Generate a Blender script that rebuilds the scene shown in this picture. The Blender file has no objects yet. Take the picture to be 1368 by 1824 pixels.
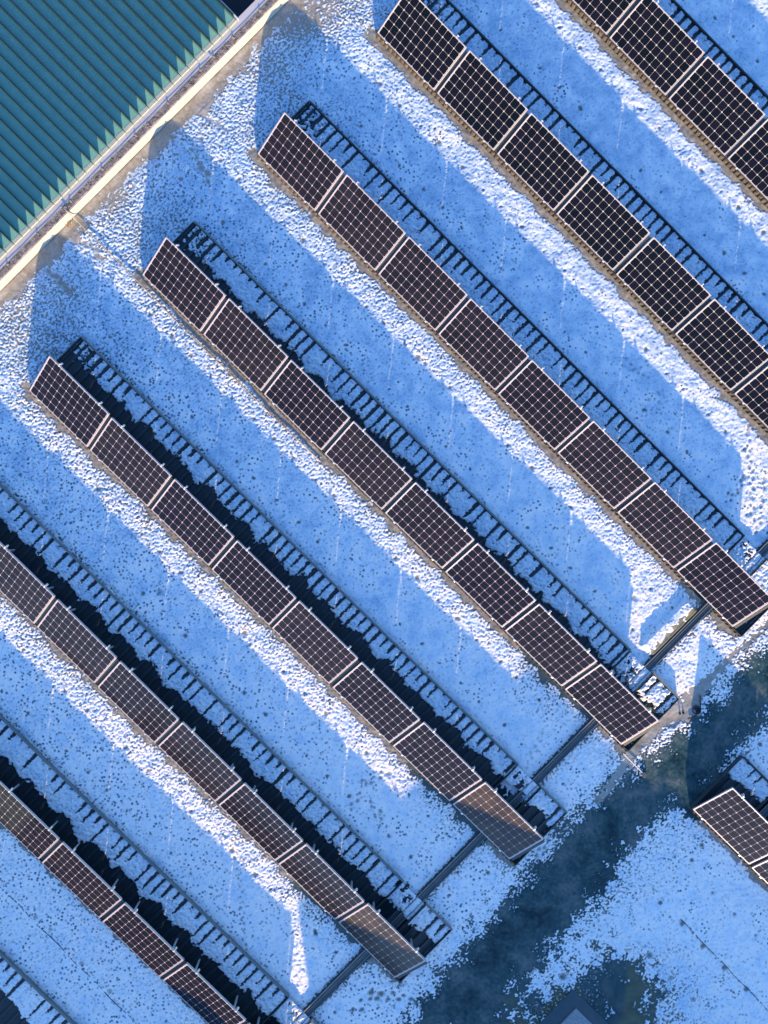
import bpy, bmesh, math, random
import numpy as np
from mathutils import Vector, Matrix, Euler

scene = bpy.context.scene
col = scene.collection
R = math.radians

# ------------------------------------------------------------------ camera
FPX, CAMZ = 1419.709, 16.5724
ROT = (-0.0086551563760421, -0.013725784481170927, 0.7803629129944991)
cam_d = bpy.data.cameras.new("camera")
cam = bpy.data.objects.new("camera", cam_d); col.objects.link(cam)
cam_d.sensor_fit = 'VERTICAL'; cam_d.sensor_height = 24.0
cam_d.lens = FPX / 1824 * 24.0
cam_d.clip_end = 500
cam.location = (0, 0, CAMZ); cam.rotation_euler = ROT
scene.camera = cam
CAMROT = Euler(ROT, 'XYZ').to_matrix()

# ------------------------------------------------------------------ sky, sun, exposure
SV = Vector((2.46, -1.90, 0.6476)).normalized()          # towards the sun
w = bpy.data.worlds.new("World"); scene.world = w; w.use_nodes = True
nt = w.node_tree; bg = nt.nodes['Background']
sky = nt.nodes.new('ShaderNodeTexSky'); sky.sky_type = 'NISHITA'; sky.sun_disc = False
sky.sun_elevation = math.asin(SV.z); sky.sun_rotation = math.atan2(SV.x, SV.y)
tint = nt.nodes.new('ShaderNodeMix'); tint.data_type = 'RGBA'; tint.blend_type = 'MULTIPLY'
tint.inputs[0].default_value = 1.0
tint.inputs[7].default_value = (0.51, 0.84, 1.34, 1)
nt.links.new(sky.outputs[0], tint.inputs[6]); nt.links.new(tint.outputs[2], bg.inputs[0])
bg.inputs[1].default_value = 0.15
sd = bpy.data.lights.new("sun", 'SUN'); sd.energy = 5.0; sd.angle = R(0.5); sd.color = (1.0, 0.70, 0.36)
sun = bpy.data.objects.new("sun", sd); col.objects.link(sun)
sun.rotation_euler = SV.to_track_quat('Z', 'Y').to_euler(); sun.location = (8, -6, 12)
scene.view_settings.view_transform = 'Standard'; scene.view_settings.look = 'None'
scene.view_settings.gamma = 1.0
scene.view_settings.exposure = 1.28

# ------------------------------------------------------------------ helpers
random.seed(7); rng = np.random.default_rng(11)

def gp(px, py, z=0.0):
    """point of the plane at height z seen at this place of the photograph (1368 x 1824)"""
    d = CAMROT @ Vector(((px - 684) / FPX, -(py - 912) / FPX, -1))
    t = (z - CAMZ) / d.z
    return (d.x * t, d.y * t)

def lin(r, g, b):
    f = lambda c: (c / 255) / 12.92 if c <= 10 else ((c / 255 + 0.055) / 1.055) ** 2.4
    return (f(r), f(g), f(b), 1)

def mat(name, color, rough=0.6, metal=0.0, spec=0.5, bump=0.0, bscale=60, vary=0.0, vscale=8, dark=None):
    m = bpy.data.materials.new(name); m.use_nodes = True
    t = m.node_tree; b = t.nodes['Principled BSDF']
    b.inputs['Base Color'].default_value = (*color[:3], 1); b.inputs['Roughness'].default_value = rough
    b.inputs['Metallic'].default_value = metal; b.inputs['Specular IOR Level'].default_value = spec
    tc = t.nodes.new('ShaderNodeTexCoord')
    if vary > 0:
        n = t.nodes.new('ShaderNodeTexNoise'); n.inputs['Scale'].default_value = vscale
        n.inputs['Detail'].default_value = 6; n.inputs['Roughness'].default_value = 0.65
        t.links.new(tc.outputs['Object'], n.inputs['Vector'])
        r = t.nodes.new('ShaderNodeValToRGB'); c2 = dark if dark else [c * 0.45 for c in color[:3]]
        r.color_ramp.elements[0].position = 0.5 - 0.22; r.color_ramp.elements[1].position = 0.5 + 0.14
        k = vary
        r.color_ramp.elements[0].color = (*[color[i] * (1 - k) + c2[i] * k for i in range(3)], 1)
        r.color_ramp.elements[1].color = (*color[:3], 1)
        t.links.new(n.outputs[0], r.inputs[0]); t.links.new(r.outputs[0], b.inputs['Base Color'])
    if bump > 0:
        n = t.nodes.new('ShaderNodeTexNoise'); n.inputs['Scale'].default_value = bscale; n.inputs['Detail'].default_value = 4
        t.links.new(tc.outputs['Object'], n.inputs['Vector'])
        bp = t.nodes.new('ShaderNodeBump'); bp.inputs['Distance'].default_value = bump
        t.links.new(n.outputs[0], bp.inputs['Height']); t.links.new(bp.outputs[0], b.inputs['Normal'])
    return m

class MB:
    def __init__(s): s.v = []; s.f = []
    def box(s, x0, x1, y0, y1, z0, z1):
        n = len(s.v)
        s.v += [(x0,y0,z0),(x1,y0,z0),(x1,y1,z0),(x0,y1,z0),(x0,y0,z1),(x1,y0,z1),(x1,y1,z1),(x0,y1,z1)]
        s.f += [tuple(n+i for i in q) for q in ((3,2,1,0),(4,5,6,7),(0,1,5,4),(1,2,6,5),(2,3,7,6),(3,0,4,7))]
        return s
    def tube(s, pts, r, seg=8, r2=None):
        pts = [Vector(p) for p in pts]; n0 = len(s.v)
        for i, p in enumerate(pts):
            a = pts[max(i-1,0)]; b = pts[min(i+1,len(pts)-1)]; d = (b-a).normalized()
            u = d.cross(Vector((0,0,1)))
            if u.length < 1e-3: u = d.cross(Vector((1,0,0)))
            u.normalize(); v = d.cross(u)
            rr = r if r2 is None else r + (r2-r)*i/(len(pts)-1)
            for k in range(seg):
                a_ = 2*math.pi*k/seg
                s.v.append(tuple(p + u*math.cos(a_)*rr + v*math.sin(a_)*rr))
        for i in range(len(pts)-1):
            for k in range(seg):
                k2 = (k+1) % seg
                s.f.append((n0+i*seg+k, n0+i*seg+k2, n0+(i+1)*seg+k2, n0+(i+1)*seg+k))
        s.f.append(tuple(n0+k for k in range(seg))[::-1])
        s.f.append(tuple(n0+(len(pts)-1)*seg+k for k in range(seg)))
        return s
    def prism(s, poly, axis, a, b):
        """extrude a 2-D outline along 'x' (poly = y,z), 'y' (poly = x,z) or 'z' (poly = x,y)"""
        n = len(s.v); m = len(poly)
        for t in (a, b):
            for p, q in poly:
                s.v.append({'x': (t,p,q), 'y': (p,t,q), 'z': (p,q,t)}[axis])
        for i in range(m):
            j = (i+1) % m; s.f.append((n+i, n+j, n+m+j, n+m+i))
        s.f.append(tuple(n+i for i in range(m))[::-1]); s.f.append(tuple(n+m+i for i in range(m)))
        return s
    def xf(s, M):
        s.v = [tuple(M @ Vector(p)) for p in s.v]; return s
    def build(s, name, m, parent=None, bevel=0, smooth=False):
        me = bpy.data.meshes.new(name); me.from_pydata(s.v, [], s.f); me.update()
        bm = bmesh.new(); bm.from_mesh(me); bmesh.ops.recalc_face_normals(bm, faces=bm.faces)
        bm.to_mesh(me); bm.free()
        if smooth: me.polygons.foreach_set('use_smooth', [True]*len(me.polygons))
        me.materials.append(m)
        o = bpy.data.objects.new(name, me); col.objects.link(o)
        if parent: o.parent = parent
        if bevel:
            b = o.modifiers.new('bevel', 'BEVEL'); b.width = bevel; b.segments = 2; b.limit_method = 'ANGLE'
        return o

def tag(o, label=None, cat=None, group=None, kind=None):
    if label: o['label'] = label
    if cat: o['category'] = cat
    if group: o['group'] = group
    if kind: o['kind'] = kind
    return o

def empty(name, loc, rz=0):
    e = bpy.data.objects.new(name, None); col.objects.link(e); e.location = loc; e.rotation_euler = (0,0,rz)
    e.empty_display_size = 0.1
    return e

def copy_tree(o, kids, parent=None):
    c = o.copy(); col.objects.link(c); c.parent = parent
    for ch in kids.get(o.name, []): copy_tree(ch, kids, c)
    return c

def grid_mesh(name, xs, ys, Z, attrs, m, XY=None):
    nx, ny = len(xs), len(ys)
    me = bpy.data.meshes.new(name)
    if XY is None: X, Y = np.meshgrid(xs, ys)
    else: X, Y = XY
    co = np.stack([X, Y, Z], -1).reshape(-1, 3).astype(np.float32)
    me.vertices.add(nx*ny); me.vertices.foreach_set('co', co.ravel())
    i = np.arange(nx-1)[None, :] + nx*np.arange(ny-1)[:, None]
    q = np.stack([i, i+1, i+1+nx, i+nx], -1).reshape(-1).astype(np.int32)
    nf = (nx-1)*(ny-1)
    me.loops.add(nf*4); me.loops.foreach_set('vertex_index', q)
    me.polygons.add(nf); me.polygons.foreach_set('loop_start', np.arange(nf, dtype=np.int32)*4)
    me.polygons.foreach_set('loop_total', np.full(nf, 4, np.int32))
    me.polygons.foreach_set('use_smooth', np.ones(nf, bool))
    me.update(calc_edges=True)
    for k, a in attrs.items():
        at = me.attributes.new(k, 'FLOAT', 'POINT'); at.data.foreach_set('value', a.astype(np.float32).ravel())
    me.materials.append(m)
    o = bpy.data.objects.new(name, me); col.objects.link(o)
    return o

def sstep(a, b, x):
    t = np.clip((x-a)/(b-a), 0, 1); return t*t*(3-2*t)

def band_noise(ny, nx, dx, lam_lo, lam_hi, seed, aniso=None):
    """gaussian noise holding wavelengths lam_lo..lam_hi metres, returned as uniform ranks 0..1"""
    r = np.random.default_rng(seed)
    py, px = 1 << (ny-1).bit_length(), 1 << (nx-1).bit_length()
    F = np.fft.rfft2(r.standard_normal((py, px)).astype(np.float32))
    fy = np.fft.fftfreq(py, dx)[:, None]; fx = np.fft.rfftfreq(px, dx)[None, :]
    if aniso: fx, fy = (fx*math.cos(aniso[0])+fy*math.sin(aniso[0]))*aniso[1], (-fx*math.sin(aniso[0])+fy*math.cos(aniso[0]))/aniso[1]
    k = np.sqrt(fx*fx+fy*fy)
    H = np.exp(-(k*lam_lo)**2*0.9) * (1-np.exp(-(k*lam_hi)**2*1.5))
    g = np.fft.irfft2(F*H, s=(py, px))[:ny, :nx]
    g = g / g.std()
    return 1/(1+np.exp(-1.702*g)), g

# ------------------------------------------------------------------ snow / roof membrane material
def make_snow(name, noise_w=0.15):
    m = bpy.data.materials.new(name); m.use_nodes = True; t = m.node_tree; L = t.links
    b = t.nodes['Principled BSDF']
    def N(ty, **kw):
        n = t.nodes.new(ty)
        for k, v in kw.items(): setattr(n, k, v)
        return n
    def M(op, a, b2=None, c=None, clamp=False):
        n = N('ShaderNodeMath', operation=op); n.use_clamp = clamp
        for i, v in enumerate((a, b2, c)):
            if v is None: continue
            if hasattr(v, 'links'): L.new(v, n.inputs[i])
            else: n.inputs[i].default_value = v
        return n.outputs[0]
    def A(nm):
        n = N('ShaderNodeAttribute'); n.attribute_name = nm; return n.outputs['Fac']
    tc = N('ShaderNodeTexCoord').outputs['Object']
    def noise(scale, detail=3, rough=0.6):
        n = N('ShaderNodeTexNoise'); n.inputs['Scale'].default_value = scale; n.inputs['Detail'].default_value = detail
        n.inputs['Roughness'].default_value = rough; L.new(tc, n.inputs['Vector']); return n.outputs[0]
    nf = noise(38, 3, 0.6); nf2 = noise(110, 2, 0.6); nl = noise(3.0, 4, 0.6); nm_ = noise(14, 4, 0.65)
    msk = A('m'); tone = A('tone'); moss = A('moss'); lit_thick = A('lit_thick')
    vor = N('ShaderNodeTexVoronoi'); vor.feature = 'F1'; vor.inputs['Scale'].default_value = 12.5; vor.inputs['Randomness'].default_value = 1.0
    wrp = N('ShaderNodeVectorMath', operation='ADD'); nw = N('ShaderNodeTexNoise'); nw.inputs['Scale'].default_value = 30
    L.new(tc, nw.inputs['Vector']); sc_ = N('ShaderNodeVectorMath', operation='SCALE'); sc_.inputs['Scale'].default_value = 0.03
    L.new(nw.outputs['Color'], sc_.inputs[0]); L.new(tc, wrp.inputs[0]); L.new(sc_.outputs[0], wrp.inputs[1]); L.new(wrp.outputs[0], vor.inputs['Vector'])
    pit = N('ShaderNodeMapRange'); L.new(vor.outputs['Distance'], pit.inputs['Value'])
    pit.inputs['From Min'].default_value = 0.14; pit.inputs['From Max'].default_value = 0.40; pit.inputs['To Min'].default_value = 1.0; pit.inputs['To Max'].default_value = 0.0
    pits = M('MULTIPLY', pit.outputs[0], M('MULTIPLY', A('pit'), noise(2.2, 4, 0.7)))
    e = M('ADD', msk, M('MULTIPLY', M('SUBTRACT', nf, 0.5), noise_w*2.4))
    mr = N('ShaderNodeMapRange'); mr.interpolation_type = 'LINEAR'
    mr.inputs['From Min'].default_value = -0.30; mr.inputs['From Max'].default_value = 0.04
    L.new(e, mr.inputs['Value']); cov = mr.outputs[0]
    # bare surface
    rp = N('ShaderNodeValToRGB'); cr = rp.color_ramp
    cr.elements[0].position = 0; cr.elements[0].color = (0.004, 0.026, 0.034, 1)
    cr.elements[1].position = 1; cr.elements[1].color = (0.40, 0.375, 0.345, 1)
    for p, c in ((0.25, (0.032, 0.076, 0.082, 1)), (0.55, (0.13, 0.145, 0.14, 1)), (0.8, (0.25, 0.225, 0.19, 1))):
        el = cr.elements.new(p); el.color = c
    L.new(M('ADD', tone, M('MULTIPLY', M('SUBTRACT', nm_, 0.5), 0.42)), rp.inputs[0])
    mx = N('ShaderNodeMix', data_type='RGBA'); mx.inputs[7].default_value = (0.26, 0.20, 0.02, 1)
    L.new(moss, mx.inputs[0]); L.new(rp.outputs[0], mx.inputs[6])
    # snow
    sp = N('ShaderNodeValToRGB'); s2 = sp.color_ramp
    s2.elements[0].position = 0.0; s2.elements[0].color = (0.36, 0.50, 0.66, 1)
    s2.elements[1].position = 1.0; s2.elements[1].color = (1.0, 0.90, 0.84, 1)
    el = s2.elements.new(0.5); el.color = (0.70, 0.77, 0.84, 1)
    g_ = M('ADD', M('MULTIPLY', M('SUBTRACT', nf2, 0.5), 1.1), M('MULTIPLY', M('SUBTRACT', nl, 0.5), 1.3))  # colour grain also stands in for shading of the fine snow relief
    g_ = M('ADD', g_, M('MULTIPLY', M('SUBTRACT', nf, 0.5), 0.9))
    g_ = M('ADD', g_, M('ADD', M('MULTIPLY', lit_thick, 0.66), 0.24))
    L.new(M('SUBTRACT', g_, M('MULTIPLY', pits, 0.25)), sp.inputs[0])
    mp = N('ShaderNodeMix', data_type='RGBA'); mp.inputs[7].default_value = (0.08, 0.15, 0.21, 1)
    L.new(M('MULTIPLY', pits, 2.3, None, True), mp.inputs[0]); L.new(sp.outputs[0], mp.inputs[6])
    mx2 = N('ShaderNodeMix', data_type='RGBA')
    L.new(cov, mx2.inputs[0]); L.new(mx.outputs[2], mx2.inputs[6]); L.new(mp.outputs[2], mx2.inputs[7])
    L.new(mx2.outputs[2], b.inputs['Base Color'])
    rr = N('ShaderNodeMapRange'); L.new(cov, rr.inputs['Value'])
    rr.inputs['To Min'].default_value = 0.35; rr.inputs['To Max'].default_value = 0.8
    L.new(rr.outputs[0], b.inputs['Roughness'])
    b.inputs['Specular IOR Level'].default_value = 0.25
    bp = N('ShaderNodeBump'); bp.inputs['Distance'].default_value = 0.0045; bp.inputs['Strength'].default_value = 0.5
    hh = M('ADD', M('SUBTRACT', M('MULTIPLY', cov, 0.9), M('MULTIPLY', pits, 1.2)), M('ADD', M('MULTIPLY', nf, 0.35), M('MULTIPLY', nf2, 0.25)))
    L.new(hh, bp.inputs['Height']); L.new(bp.outputs[0], b.inputs['Normal'])
    return m
M_SNOW = make_snow('snow')

# ------------------------------------------------------------------ layout of the rows  (start x, front y, turn, slots)
PER, TILT, MW, ML, HL = 1.7390, 0.51364, 0.9924, 1.6497, 0.16
ROWS = [  # key, x of slot 0, y of the low edge, turn, slots, phrase
 ('a', -6.63, -13.52, 0.0,     [],               'cut off in the bottom left corner'),
 ('b', -1.410-3*PER, -10.037, 0.00237, range(2,8), 'nearest the bottom left corner'),
 ('c', -4.877-PER, -6.617, -0.00201, range(0,8), 'second from the bottom left corner'),
 ('d', -6.650, -3.287, 0.00371, range(0,8),  'third from the bottom left corner'),
 ('e', -6.672, 0.026, 0.00457, range(0,8),   'in the middle of the photo'),
 ('f', -6.743, 3.451, -0.00039, range(0,8),  'third from the top right corner'),
 ('g', -6.749, 6.934, -0.00402, range(0,8),  'second from the top right corner'),
 ('h', -5.046-PER, 10.266, -0.00571, range(0,5), 'in the top right corner'),
 ('i', 9.167, 0.177, 0.00147, range(0,2),    'at the right edge beyond the dark path'),
 ('j', 9.167, 3.60, 0.0, range(0,1), 'off the right edge'),
]
RN = {'a': 'row at the bottom left corner', 'b': 'row nearest the bottom left corner', 'c': 'second row from the bottom left corner', 'd': 'third row from the bottom left corner',
      'e': 'middle row', 'f': 'third row from the top right corner', 'g': 'second row from the top right corner', 'h': 'top right corner row', 'i': 'short row at the right edge'}
RIM = 1.53
SNOWF = dict(a=0.93, b=0.93, c=1.02, d=1.10, e=1.02, f=0.90, g=0.78, h=0.75, i=1.1, j=1.0)
YS = {r[0]: r[2] for r in ROWS}
DUCTX = 6.46

# ------------------------------------------------------------------ ground: the snowy roof deck
D = 0.018
u = np.concatenate([[-70,-40,-20,-12], np.arange(-8.8, 8.8, D), [12,20,40,70]])
v = np.concatenate([[-70,-40,-20,-14], np.arange(-11.4, 11.4, D), [14,20,40,70]])
U, V = np.meshgrid(u, v)
C45 = math.sqrt(0.5)
GX, GY = (U-V)*C45, (U+V)*C45
ny, nx = U.shape
fine = np.zeros_like(U); fine[4:-4, 4:-4] = 1
def N_(lo, hi, seed, aniso=None):
    return band_noise(ny, nx, D, lo, hi, seed, aniso)
dots, _ = N_(0.052, 0.125, 1)
_, strk = N_(0.06, 0.30, 8, (R(90), 0.28))
_, gl = N_(0.35, 1.2, 2)
_, gm = N_(0.10, 0.35, 3)
_, gs = N_(0.035, 0.09, 4, (0.0, 1.0))
_, gv = N_(1.0, 3.0, 5)
_, rip = N_(0.05, 0.14, 6, (R(45), 1.25))

def poly_px(pts, z=0): return np.array([gp(*p, z) for p in pts])
def sdist(P):
    """signed distance to a polygon (inside positive)"""
    ins = np.zeros(GX.shape, bool); dm = np.full(GX.shape, 1e9)
    n = len(P)
    for i in range(n):
        x1, y1 = P[i]; x2, y2 = P[(i+1) % n]
        dx, dy = x2-x1, y2-y1
        t = np.clip(((GX-x1)*dx+(GY-y1)*dy)/(dx*dx+dy*dy+1e-12), 0, 1)
        dm = np.minimum(dm, (GX-x1-t*dx)**2+(GY-y1-t*dy)**2)
        c = ((y1 > GY) != (y2 > GY)) & (GX < (x2-x1)*(GY-y1)/(y2-y1+1e-12)+x1)
        ins ^= c
    d = np.sqrt(dm); return np.where(ins, d, -d)
def stroke(pts, rad):
    """0..1 profile along a polyline given in photo pixels"""
    P = [gp(*p) for p in pts]; dm = np.full(GX.shape, 1e9)
    x0 = min(p[0] for p in P)-1; x1 = max(p[0] for p in P)+1; y0 = min(p[1] for p in P)-1; y1 = max(p[1] for p in P)+1
    w_ = (GX > x0) & (GX < x1) & (GY > y0) & (GY < y1)
    gx, gy = GX[w_], GY[w_]; d = np.full(gx.shape, 1e9)
    for i in range(len(P)-1):
        ax, ay = P[i]; bx, by = P[i+1]; dx, dy = bx-ax, by-ay
        t = np.clip(((gx-ax)*dx+(gy-ay)*dy)/(dx*dx+dy*dy+1e-12), 0, 1)
        d = np.minimum(d, np.hypot(gx-ax-t*dx, gy-ay-t*dy))
    out = np.zeros(GX.shape); out[w_] = np.exp(-(d/rad)**2*1.2)
    return out

# coverage by snow, 1 = unbroken
tt = np.clip((GX+7.5)/9.5 + (GY-1.0)*0.045, 0, 1)
cov = 0.80 + 0.18*tt + 0.035*gv*(1-tt) + 0.02*gl
tone = np.full_like(cov, 0.60) + 0.14*(1-sstep(-7.8, -5.5, GX))
moss = np.zeros_like(cov)
hump = np.zeros_like(cov)
holes = np.zeros_like(cov)                     # direct removal of snow
# the lower right side of the deck, thin snow
lr = sstep(2.0, 5.0, GX-0.6*GY-6.5)
# bare, wet and speckled strips in front of the rows
for k, x0, y0, a, sl, ph in ROWS:
    x1 = x0 + (8*PER if k not in 'ij' else 12)
    inx = sstep(x0-0.35, x0-0.05, GX)*(1-sstep(x1+0.0, x1+0.3, GX))
    yy = y0 + (GX-x0)*a - GY
    wid = 0.10 + 0.03*gl + 0.02*gm
    if k in 'gh': wid = wid+0.05
    if k == 'b': wid = wid-0.03
    strip = inx*sstep(-0.05, 0.02, yy+0.06)*(1-sstep(0, 0.05, yy-wid))
    cov -= 1.2*strip
    tone = np.where(strip > 0.3, 0.84 + 0.05*gm, tone)
    if k in 'cdef':   # speckled, half melted edge of the strip
        sp_ = inx*sstep(0, 0.1, yy)*np.exp(-np.clip(yy-wid, 0, 9)/(0.22+0.06*gl))
        tone = np.where((sp_ > 0.15) & (strip < 0.3), 0.74, tone)
        right = sstep(2, 5, GX) if k in 'cdef' else 0
        cov -= sp_*(0.50+0.10*(k == 'e')*sstep(-3, 1, GX)*(1-sstep(3.5, 5, GX))+0.0*right)
    if k in 'bcde':   # foot of each row near its lower right end: grass and wet dirt shows through
        rr_ = sstep(-0.05, 0.05, yy)*np.exp(-((GX-(x0+6.9*PER))/0.9)**2-(np.clip(yy-0.15, 0, 9)/0.45)**2)
        cov -= 0.24*rr_*inx*(0.8+0.25*gl); tone = np.where(rr_ > 0.25, 0.38, tone)
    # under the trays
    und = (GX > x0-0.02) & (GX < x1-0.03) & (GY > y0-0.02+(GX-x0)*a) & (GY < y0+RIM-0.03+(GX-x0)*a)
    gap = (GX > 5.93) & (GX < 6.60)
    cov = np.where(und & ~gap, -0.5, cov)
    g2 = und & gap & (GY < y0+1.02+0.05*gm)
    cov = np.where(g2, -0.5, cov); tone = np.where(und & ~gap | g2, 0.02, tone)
    # melted moat behind the rim and left of the tray
    if k in 'bcdef':
        mo = inx*np.exp(-((GY-(y0+RIM+(GX-x0)*a+0.06))/0.05)**2)*(0.5+0.5*np.tanh(gl*1.5))*(1-sstep(-3, 4, GX)*0.7)
        cov -= 0.35*mo; tone = np.where(mo > 0.3, 0.30, tone)
    lf = sstep(x0-1.3, x0-0.2, GX)*(1-sstep(x0-0.05, x0+0.05, GX))*sstep(y0-0.2, y0+0.1, GY)*(1-sstep(y0+1.2, y0+2.2, GY))
    if k in 'defg': cov -= 0.22*lf*(1+0.4*gl)
    lf2 = sstep(x0-0.1, x0+0.5, GX)*(1-sstep(x0+0.8, x0+1.8, GX))*np.exp(-((GY-(y0+RIM+0.25))/0.3)**2)
    if k in 'defg': cov -= 0.12*lf2
    # regular fixing plates of the insulation, melted round
    if k not in 'aj':
        for dy_, ph_, sz in ((1.93, 0.30, 0.050), (2.83, 0.05, 0.050)):
            yl = y0+dy_
            xi = (GX+ph_+0.04*gv) / 0.60; fx = xi-np.round(xi); idx = np.round(xi).astype(int)
            rnd = (np.sin(idx*12.9898+yl*78.233)*43758.5453) % 1
            rnd2 = (np.sin(idx*39.346+yl*11.135)*24634.63) % 1
            d2 = (fx*0.6+0.03*(rnd2-.5))**2 + (GY-yl-0.06*(rnd-.5)-0.008*gm)**2
            s_ = sz*(0.55+0.6*rnd)*(rnd2 > 0.12)
            holes = np.maximum(holes, np.exp(-(d2/(s_*s_+1e-9))**1.5)*(s_ > 0)*(GX > x0-1.3)*(GX < x1+0.2))
# bare strip along the parapet
ks = -8.30 + 0.05*gl + 0.03*gm - 0.06*np.sin(GY*1.3) - 0.08*sstep(-2, -3, GY)
kb = 1-sstep(-0.02, 0.03, GX-ks)
cov = np.where(GX < -8.6, -0.5, cov - 1.6*kb); tone = np.where(kb > 0.3, 0.86+0.04*gl, tone)
edge = (1-sstep(0, 1.5, GX-ks))
cov -= 0.10*edge*(0.6+0.6*gl) + 0.13*(1-sstep(-7.6, -6.8, GX)); tone += 0.10*(1-sstep(-7.6, -6.8, GX))*(tone < 0.8)
for p, r_, a_ in (((205, 345), 0.30, 0.5), ((505, 30), 0.50, 0.45), ((540, 25), 0.5, 0.4), ((590, 10), 0.6, 0.35), ((200, 380), 0.35, 0.25), ((20, 560), 0.4, 0.2), ((470, 110), 0.5, 0.25), ((120, 520), 0.3, 0.2)):
    bx, by = gp(*p); g_ = np.exp(-((GX-bx)**2+(GY-by)**2)/(r_*r_)); cov -= a_*g_*(1+0.3*gm); tone = tone+0.3*g_*(tone < 0.8)
# wet dark channel running across the lower right corner
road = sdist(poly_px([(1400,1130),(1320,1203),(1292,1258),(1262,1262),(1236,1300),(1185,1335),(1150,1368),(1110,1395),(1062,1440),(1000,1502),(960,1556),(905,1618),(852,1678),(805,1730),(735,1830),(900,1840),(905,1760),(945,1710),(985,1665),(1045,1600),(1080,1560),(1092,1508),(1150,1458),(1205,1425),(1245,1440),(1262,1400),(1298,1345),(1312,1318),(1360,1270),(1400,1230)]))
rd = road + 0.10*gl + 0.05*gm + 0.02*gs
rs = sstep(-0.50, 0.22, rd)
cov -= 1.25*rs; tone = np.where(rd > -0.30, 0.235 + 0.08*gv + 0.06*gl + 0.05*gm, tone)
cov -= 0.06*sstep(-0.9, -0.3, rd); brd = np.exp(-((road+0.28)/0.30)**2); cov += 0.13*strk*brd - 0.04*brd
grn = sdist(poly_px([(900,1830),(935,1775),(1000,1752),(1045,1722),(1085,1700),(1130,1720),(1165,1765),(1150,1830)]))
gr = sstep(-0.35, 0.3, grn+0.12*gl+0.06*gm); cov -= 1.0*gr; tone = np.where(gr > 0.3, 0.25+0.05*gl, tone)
moss += 0.22*gr*sstep(-0.1, 0.6, gv)
grn2 = sdist(poly_px([(1120,1700),(1200,1745),(1210,1830),(1100,1830)])); cov -= 0.30*sstep(-0.9, 0.3, grn2+0.2*gl)*(1+0.3*gm); corner = np.exp(-((GX-12.2)**2+(GY+3.6)**2)/2.2); cov -= 0.20*corner*(1+0.4*gl)
low = sdist(poly_px([(1090,1490),(1240,1440),(1260,1500),(1150,1620),(1000,1700),(930,1750),(940,1700),(1040,1600)])); cov -= 0.20*sstep(-0.4, 0.4, low+0.12*gl)*(1+0.3*gm)
# grey bare membrane fold that carries the outlet
path = sdist(poly_px([(1056,1428),(1085,1392),(1112,1345),(1128,1318),(1160,1290),(1186,1262),(1222,1234),(1262,1200),(1300,1168),(1352,1120),(1372,1100),(1372,1112),(1300,1180),(1262,1225),(1249,1242),(1247,1270),(1230,1279),(1205,1291),(1182,1297),(1166,1316),(1140,1338),(1115,1372),(1090,1405),(1064,1436)]))
pt = sstep(-0.03, 0.03, path+0.035*gm); cov -= 1.4*pt; tone = np.where(pt > 0.3, 0.92+0.04*gl-0.1*sstep(1.0, 2.2, GY-0.2*GX), tone)
hump += 0.035*sstep(-0.03, 0.05, -path)*0
# the raised membrane upstand next to the cable duct between two rows
hb = sstep(5.98, 6.06, GX)*(1-sstep(6.34, 6.38, GX))*sstep(1.75, 1.95, GY)*(1-sstep(3.15, 3.3, GY))
hump += 0.085*hb; td = hb*sstep(6.22, 6.26, GX+0.03*gm); cov -= 1.3*td; tone = np.where(td > 0.3, 0.86, tone); moss += 0.40*td*sstep(1.5, 3.2, GY)
# beside the cable duct
dd = np.abs(GX-DUCTX); du = (dd < 0.15+0.035*gm)*(GY < 5.9); cov = np.where(du, cov-1.3*(1-sstep(0.08, 0.13, dd+0.015*gs)), cov)
tone = np.where(dd < 0.16, np.where(GX > DUCTX, 0.22, 0.5)+0*tone, tone)
ddd = np.exp(-((GX-DUCTX-0.16)/0.12)**2)*(GY < 5.5)*(GX > DUCTX); cov -= 0.28*ddd*(1+0.5*gl)
# buried cables, dashes, lines
for pts, r_, a_ in (
    ([(-20,1545),(0,1565),(60,1630),(130,1700),(190,1762),(250,1826)], 0.022, 0.30),
    ([(1212,1636),(1260,1690),(1310,1742),(1368,1800),(1400,1832)], 0.028, 0.22),
    ([(1274,1735),(1292,1755),(1312,1774)], 0.020, 0.25),
    ([(650,664),(668,682),(682,697)], 0.014, 0.35), ([(747,700),(765,718),(790,740)], 0.014, 0.22), ([(820,770),(840,788),(858,806)], 0.018, 0.30),
    ([(982,153),(995,168),(1010,182)], 0.016, 0.25), ([(1130,290),(1160,320),(1170,345)], 0.02, 0.18), ([(1327,18),(1350,42),(1366,58)], 0.018, 0.22),
    ([(788,1102),(805,1118),(822,1134)], 0.016, 0.35), ([(905,850),(920,865),(930,880)], 0.016, 0.2), ([(690,1560),(700,1575)], 0.016, 0.2),
    ([(205,525),(225,545)], 0.02, 0.22), ([(245,1390),(262,1408),(272,1416)], 0.02, 0.25), ([(60,1255),(75,1272)], 0.02, 0.2), ([(490,930),(500,945)], 0.02, 0.2),
    ([(1090,1395),(1045,1428),(1010,1462),(1000,1480)], 0.03, 0.22), ([(1128,1352),(1100,1370),(1052,1420)], 0.045, 0.40), ([(1020,1440),(985,1480),(960,1500)], 0.028, 0.2),
    ([(790,1655),(760,1690),(700,1722)], 0.03, 0.15), ([(700,1790),(675,1815)], 0.05, 0.25), ([(905,1592),(940,1560),(955,1545)], 0.03, 0.18),
    ([(270,1030),(285,1058),(320,1072),(370,1085),(405,1092)], 0.05, 0.14), ([(140,590),(110,550),(70,505)], 0.075, 0.0)):
    st = stroke(pts, r_); cov -= a_*st*(1+0.5*gs)
    if a_ == 0.0: holes = np.maximum(holes, 0.55*st)
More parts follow.
